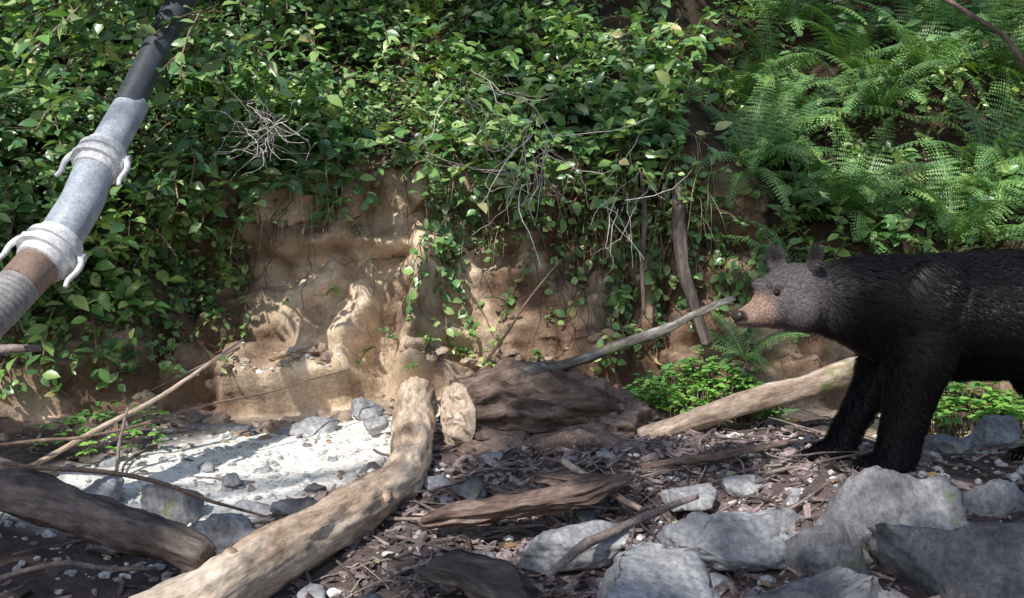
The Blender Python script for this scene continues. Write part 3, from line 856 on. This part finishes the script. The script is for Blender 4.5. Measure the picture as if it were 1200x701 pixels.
for yy, dx in ((YN, .02), (YF, -.12)):
    leg([(2.2 + dx, yy, .80, .15, .09), (2.16 + dx, yy, .68, .16, .10), (2.12 + dx, yy, .56, .13, .09), (2.13 + dx, yy, .46, .095, .075), (2.20 + dx, yy, .37, .07, .06), (2.235 + dx, yy, .30, .06, .055), (2.225 + dx, yy, ZF + .04, .062, .06)])
    loft([((2.24 + dx, yy, ZF + .045), (0, .058, 0), (0, 0, .045)), ((2.14 + dx, yy, ZF + .04), (0, .06, 0), (0, 0, .038)), ((2.06 + dx, yy, ZF + .028), (0, .055, 0), (0, 0, .027))], 16)
ba.add(*ball((2.38, YB, .80), (.05, 0, -.02), (0, .035, 0), (.02, 0, .05)))
for fx, yy in ((1.24, YN), (1.13, YF), (2.07, YN), (1.93, YF)):
    for k in range(5):
        ba.add(*ball((fx - .012 + abs(k - 2) * .006, yy + (k - 2) * .024, ZF + .022), (.026, 0, 0), (0, .014, 0), (0, 0, .02), 8, 10))
for s in (1, -1):
    c = P0 + fw * .04 + sd_ * s * .098 + UP * .947
    ba.add(*ball(c, norm(sd_ + fw * .25 * s) * .042, norm(fw) * .017, norm(UP + sd_ * s * .25) * .058))
tmp = mk('tmp', np.concatenate(ba.V), ba.F, None, recenter=False)
md = tmp.modifiers.new('r', 'REMESH'); md.mode = 'VOXEL'; md.voxel_size = 0.0085
md = tmp.modifiers.new('s', 'SMOOTH'); md.factor = 0.5; md.iterations = 8
dg = bpy.context.evaluated_depsgraph_get()
bme = bpy.data.meshes.new_from_object(tmp.evaluated_get(dg))
bpy.data.objects.remove(tmp)
BV = np.empty(len(bme.vertices) * 3); bme.vertices.foreach_get('co', BV); BV = BV.reshape(-1, 3)
bme.calc_loop_triangles()
BT = np.empty(len(bme.loop_triangles) * 3, dtype=np.int32); bme.loop_triangles.foreach_get('vertices', BT); BT = BT.reshape(-1, 3)
def ss(a, b, x):
    t = np.clip((x - a) / (b - a), 0, 1); return t * t * (3 - 2 * t)
def bear_col(P):
    s = (P - P0) @ fw
    z = P[:, 2]
    hm = ss(-.10, .10, s)[:, None]
    mz = ss(.18, .225, s + (0.80 - z) * .25)[:, None]
    body = np.array((0.009, 0.008, 0.010)); head_sheen = np.array((0.14, 0.13, 0.135)); muz = np.array((0.36, 0.25, 0.20))  # grey head, and pink in the tan muzzle, paint in sun sheen
    c = body * (1 - hm) + head_sheen * hm
    c = c * (1 - mz) + muz * mz
    tip = ss(.285, .30, s)[:, None] * ss(.715, .725, z)[:, None]
    c = c * (1 - tip) + np.array((.05, .03, .03)) * tip
    ear = ss(.928, .95, z)[:, None] * (s > -.03)[:, None] * (s < .15)[:, None]
    c = c * (1 - ear * .85) + np.array((.02, .018, .02)) * ear * .85
    return np.concatenate([c, np.ones((len(c), 1))], 1)
m, nt, b = new_mat('bear_fur')
at = nt.nodes.new('ShaderNodeAttribute'); at.attribute_name = 'fur'
g_ = nt.nodes.new('ShaderNodeNewGeometry')
r_ = ramp(nt, [(0, (.4, .4, .4)), (.85, (1.3, 1.22, 1.2)), (1, (2.2, 2.0, 1.9))]); nt.links.new(g_.outputs['Random Per Island'], r_.inputs['Fac'])
nt.links.new(mixc(nt, 1, at.outputs['Color'], r_.outputs['Color'], 'MULTIPLY'), b.inputs['Base Color'])
b.inputs['Roughness'].default_value = .45; b.inputs['Specular IOR Level'].default_value = .17
M_fur = m
m2, nt2, b2 = new_mat('bear_skin'); at2 = nt2.nodes.new('ShaderNodeAttribute'); at2.attribute_name = 'fur'
nt2.links.new(at2.outputs['Color'], b2.inputs['Base Color']); b2.inputs['Roughness'].default_value = 1; b2.inputs['Specular IOR Level'].default_value = .05
bme.name = 'body'; bme.materials.clear(); bme.materials.append(m2)
a = bme.attributes.new('fur', 'FLOAT_COLOR', 'POINT'); a.data.foreach_set('color', (bear_col(BV) * np.array((.6, .6, .6, 1))).astype(np.float32).ravel())
bo = bpy.data.objects.new('body', bme); scene.collection.objects.link(bo); bo.parent = bear
bme.polygons.foreach_set('use_smooth', [True] * len(bme.polygons))
bbvh = BVHTree.FromPolygons([tuple(p) for p in BV], BT.tolist())
EY = []
mb, ntb, bb = new_mat('eye_brown'); bb.inputs['Base Color'].default_value = (.02, .01, .006, 1); bb.inputs['Roughness'].default_value = .08
mn, ntn, bn = new_mat('nose_black')
nn = nz(ntn, coords(ntn), 300, 2); rn = ramp(ntn, [(.3, (.03, .022, .022)), (.7, (.07, .05, .05))]); ntn.links.new(nn, rn.inputs['Fac']); ntn.links.new(rn.outputs['Color'], bn.inputs['Base Color']); bn.inputs['Roughness'].default_value = .3
for k, s in enumerate((1, -1)):
    o_ = P0 + fw * .180 + sd_ * s * .3 + UP * .822
    h = bbvh.ray_cast(Vector(o_), Vector(-sd_ * s))
    c = np.array(h[0]); EY.append(c)
    V, F = ball(c + sd_ * s * .002, sd_ * .011, fw * .0135, UP * .0115, 12, 16)
    mk('eye_%d' % (k + 1), V, F, mb, parent=bear)
mtr = Acc()
for s in (1, -1):
    pts = []
    for j in range(10):
        t = j / 9
        o_ = P0 + fw * (.297 - .10 * t) + sd_ * s * .3 + UP * (.718 - .010 * math.sin(t * 2.6))
        h = bbvh.ray_cast(Vector(o_), Vector(-sd_ * s))
        if h[0]: pts.append(np.array(h[0]) + sd_ * s * .004)
    tube(mtr, pts, [.0036] * len(pts), 6)
mk('mouth', np.concatenate(mtr.V), mtr.F, mn, parent=bear)
V, F = ball(P0 + fw * .312 + UP * .742, sd_ * .027, fw * .014, UP * .019, 12, 18)
mk('nose', V, F, mn, parent=bear)
cl = Acc()
for fx, yy in ((1.215, YN), (1.105, YF), (2.045, YN), (1.905, YF)):
    for k in range(5):
        x0 = fx + abs(k - 2) * .006; y0 = yy + (k - 2) * .024
        tube(cl, [(x0 + .005, y0, ZF + .028), (x0 - .012, y0, ZF + .025), (x0 - .024, y0, ZF + .008)], [.0055, .0045, .001], 6)
mk('claws', np.concatenate(cl.V), cl.F, mn, parent=bear)
A_, B_, C_ = BV[BT[:, 0]], BV[BT[:, 1]], BV[BT[:, 2]]
cr = np.cross(B_ - A_, C_ - A_); ar = np.linalg.norm(cr, axis=1)
cent = (A_ + B_ + C_) / 3
wt = ar * np.where((cent[:, 0] < 1.95), 1.0, 0.35) * np.where(((cent - P0) @ fw) > 0, 3.0, 1.0) * np.where(cent[:, 1] > 3.72, .4, 1.0)
def fur_dirs(Pf, Nf, jit):
    n = len(Pf)
    s_ = (Pf - P0) @ fw
    hm = ss(-.15, .05, s_)[:, None]
    low = ss(.60, .48, Pf[:, 2])[:, None]
    flow = np.array((1, 0, -.5)) * (1 - low) + np.array((.25, 0, -1)) * low
    flow = flow * (1 - hm) + (-fw * 1 + np.array((0, 0, -.25))) * hm
    nv = np.stack([np.sin(Pf[:, 0] * 17 + Pf[:, 2] * 22), np.sin(Pf[:, 1] * 19 + Pf[:, 0] * 13), np.sin(Pf[:, 2] * 18 + Pf[:, 0] * 10)], 1) * .26
    flow = norm(flow + nv + rng.normal(0, jit, (n, 3)))
    flow = flow - Nf * np.sum(flow * Nf, axis=1, keepdims=True)
    D = norm(norm(flow) + Nf * (0.17 + .28 * rng.random((n, 1))))
    ln = (0.052 * (1 - hm) + 0.015 * hm) * (0.6 + .6 * rng.random((n, 1)))
    ln = ln * (1 - .4 * low)
    ln = ln * (1 - .6 * ss(.18, .24, s_)[:, None])
    ln = ln * (1 - .5 * ss(.22, .20, Pf[:, 2])[:, None])
    return D, ln, hm
def samp(N):
    ti = rng.choice(len(BT), N, p=wt / wt.sum())
    r1_ = np.sqrt(rng.random(N))[:, None]; r2_ = rng.random(N)[:, None]
    return A_[ti] * (1 - r1_) + B_[ti] * (r1_ * (1 - r2_)) + C_[ti] * (r1_ * r2_), norm(cr[ti])
Pc, Nc = samp(9500)
Dc, lc, _ = fur_dirs(Pc, Nc, .28)
Tc = Pc + Dc * lc
kd = KDTree(len(Pc))
for i, p in enumerate(Pc): kd.insert(p, i)
kd.balance()
Pf, Nf = samp(150000)
Dr, ln, hm = fur_dirs(Pf, Nf, .13)
s_ = (Pf - P0) @ fw
keep = ~((s_ > .292))
for c in EY: keep &= np.linalg.norm(Pf - c, axis=1) > .0165
Pf, Nf, Dr, ln, hm_ = Pf[keep], Nf[keep], Dr[keep], ln[keep], hm[keep]
ci = np.array([kd.find(p)[1] for p in Pf])
tip0 = Pf + Dr * ln
off = Tc[ci]
mixf = (.25 + .35 * rng.random((len(Pf), 1)))
tip1 = tip0 * (1 - mixf) + off * mixf
SW = norm(np.cross(Dr, Nf)); wd = .0012 * (1 - hm_ * .45)
mid = Pf + (tip1 - Pf) * .5 + Nf * ln * .10
tipp = tip1 - Nf * ln * .04 + np.array((0, 0, -1)) * ln * .12
FV = np.stack([Pf - SW * wd, Pf + SW * wd, mid + SW * wd * .8, mid - SW * wd * .8, tipp], 1).reshape(-1, 3)
n = len(Pf); bs = np.arange(n) * 5
FF = (bs[:, None] + np.array((0, 1, 2, 3))).tolist() + (bs[:, None] + np.array((3, 2, 4))).tolist()
fc = np.repeat(bear_col(Pf), 5, axis=0)
mk('fur', FV, FF, M_fur, smooth=False, parent=bear, attrs={'fur': ('FLOAT_COLOR', fc)})

# ------------------------------------------------------------------ sun, sky, unseen canopy added as sun gobo
Sv = Vector((-0.30, -0.69, 0.66)).normalized()
S = np.array(Sv)
U1 = norm(np.cross(S, (0, 0, 1))); U2 = np.cross(S, U1)
LIT = [((-.95, 5.5, .95), .25), ((-.6, 5.5, .9), .3), ((-.9, 5.4, .55), .33), ((-.45, 5.5, .6), .28), ((-.6, 5.4, .35), .3), ((-1.25, 5.3, .4), .22), ((-.35, 5.5, 1.0), .1), ((-1.15, 5.4, .8), .12),
       ((-1.1, 4.4, .08), .4), ((-.8, 4.7, .15), .36), ((-1.4, 4.1, .05), .34), ((-.75, 4.2, .1), .24), ((-1.0, 4.9, .2), .35), ((-1.6, 4.4, .1), .2), ((-1.2, 3.8, .05), .2),
       ((-.46, 4.85, .35), .15), ((-.44, 4.4, .25), .12), ((-.43, 4.0, .15), .10), ((-.6, 3.4, .08), .07), ((-.75, 3.0, .05), .06),
       ((-1.3, 5.0, 2.1), .42), ((-1.75, 4.9, 2.25), .34), ((-1.0, 5.2, 1.85), .28), ((-1.9, 4.8, 1.7), .15), ((-1.3, 5.0, 1.6), .18), ((-1.1, 5.6, 2.5), .4), ((-1.6, 4.5, 2.3), .3), ((-2.3, 4.8, 2.2), .2),
       ((-1.65, 3.9, 1.25), .12), ((-1.72, 3.7, .98), .12),
       ((-.28, 4.45, .3), .15), ((.90, 3.5, .82), .08), ((.99, 3.5, .9), .06), ((2.15, 4.6, .35), .3), ((1.85, 4.4, .25), .18), ((2.4, 4.5, .4), .3), ((2.0, 4.3, .2), .15),
       ((.96, 3.42, .16), .12), ((1.1, 3.0, .28), .04), ((.8, 4.57, .25), .08), ((1.15, 4.65, .35), .09), ((1.4, 4.7, .42), .1), ((.22, 3.1, .08), .03),
       ((1.9, 6.0, 1.9), .15), ((2.6, 6.3, 2.4), .28), ((2.3, 5.8, 1.7), .12), ((2.8, 5.7, 1.6), .12), ((.2, 5.5, .6), .06), ((.8, 5.3, .8), .06), ((0.0, 5.7, 1.7), .1), ((.5, 6.2, 2.3), .14), ((1.0, 6.2, 2.5), .18), ((-.4, 5.6, 1.75), .14), ((.9, 5.0, .45), .08), ((.6, 3.5, .15), .02), ((.45, 2.85, .1), .02)]
SHD = [((1.3, 3.5, .85), .16), ((1.5, 3.5, .75), .3), ((1.8, 3.5, .8), .35), ((2.1, 3.6, .8), .3), ((1.35, 3.5, .4), .2), ((-1.3, 3.0, 0), .25), ((.3, 5.6, 1.1), .3), ((1.3, 5.5, .8), .25), ((.2, 2.8, 0), .35), ((.4, 3.9, .15), .3), ((-2.0, 5.1, .6), .3), ((.3, 4.7, .4), .2), ((1.4, 2.7, .1), .3)]
Lc = np.array([l[0] for l in LIT]); Lr = np.array([l[1] for l in LIT])
Lu = Lc @ U1; Lv = Lc @ U2
Sc = np.array([l[0] for l in SHD]); Sr = np.array([l[1] for l in SHD]); Su = Sc @ U1; Sv2 = Sc @ U2
tr = [empty('gobo_tree'), empty('gobo_tree')]  # unseen trees added to block the sun, gaps shaped for the lit spots
TB = [np.array((-7.4, -6.0, 0.0)), np.array((2.6, -7.4, 0.0))]
st = [[], []]
N_ = 9800
px_ = rng.uniform(-4.8, 4.8, N_); py_ = rng.uniform(0.8, 11.2, N_); zc = rng.uniform(9.4, 10.6, N_)
for i in range(N_):
    P = np.array((px_[i], py_[i], .8)); c = P + S * (zc[i] - .8) / S[2]
    u = c @ U1; v_ = c @ U2
    dd = np.hypot(Lu - u, Lv - v_)
    if np.any(dd < Lr * (1.0 + .15 * fbm(u * 4, v_ * 4, 0, 2)) + .15): continue
    if fbm(u * 2.1, v_ * 2.1, 7, 3) > 0.06 and not np.any(np.hypot(Su - u, Sv2 - v_) < Sr): continue
    k = 0 if c[0] < -3.3 else 1
    az = R(0, 6.28)
    st[k].append((c, (math.cos(az), math.sin(az), R(-.5, .3)), norm(rng.normal(0, .35, 3) + S * .9 + UP * .3), R(.18, .28), R(1.2, 1.6)))
MT = surf_mat('gobo_bark', [(0.3, (0.08, 0.07, 0.06)), (0.7, (0.22, 0.2, 0.18))], 10, 50)
for k in range(2):
    leaves_obj('gobo_crown', *[[s[q] for s in st[k]] for q in range(5)], M_gobo, parent=tr[k], T=LT2, TF=LF2)
    a = Acc(); bz = gz(TB[k][0], TB[k][1]) - .1
    tx = TB[k]
    sx = .4 if k == 0 else -.4
    tube(a, [(tx[0], tx[1], bz), (tx[0], tx[1], bz + 1.5), (tx[0] + sx, tx[1] + .3, 6), (tx[0] + sx * 2, tx[1] + .6, 10)], [.34, .27, .2, .1], 16, .1)
    mk('gobo_trunk', np.concatenate(a.V), a.F, MT, parent=tr[k])
    a = Acc()
    for j in range(9):
        an = math.radians((-30 + j * 14) if k == 0 else (50 + j * 15)); L = R(2.5, 5.0)
        p0 = np.array((tx[0] + sx * 1.6, tx[1] + .45, R(7.5, 9.3)))
        p1 = p0 + np.array((math.cos(an) * L * .5, math.sin(an) * L * .5, R(.6, 1.0))); p2 = p0 + np.array((math.cos(an) * L, math.sin(an) * L, R(.8, 1.3)))
        tube(a, [p0, p1, p2], [.05, .03, .012], 8, .1)
    mk('gobo_limbs', np.concatenate(a.V), a.F, MT, parent=tr[k])

w = bpy.data.worlds.new('World'); scene.world = w; w.use_nodes = True
nt = w.node_tree; sky = nt.nodes.new('ShaderNodeTexSky'); sky.sky_type = 'NISHITA'; sky.sun_disc = False
sky.sun_elevation = math.asin(S[2]); sky.sun_rotation = math.atan2(S[0], S[1])
nt.links.new(sky.outputs[0], nt.nodes['Background'].inputs['Color']); nt.nodes['Background'].inputs['Strength'].default_value = 0.15
sl = bpy.data.lights.new('sun', 'SUN'); sl.energy = 5; sl.angle = math.radians(.5); sl.color = (1, .965, .90)
so = bpy.data.objects.new('sun', sl); scene.collection.objects.link(so); so.rotation_euler = Sv.to_track_quat('Z', 'Y').to_euler(); so.location = (-5, -8, 12)

cam = bpy.data.cameras.new('camera'); co = bpy.data.objects.new('camera', cam); scene.collection.objects.link(co)
co.location = (0, 0, .8); co.rotation_euler = (math.radians(90), 0, 0); cam.lens = 35; cam.sensor_width = 36; cam.clip_end = 500; cam.clip_start = .05
scene.camera = co
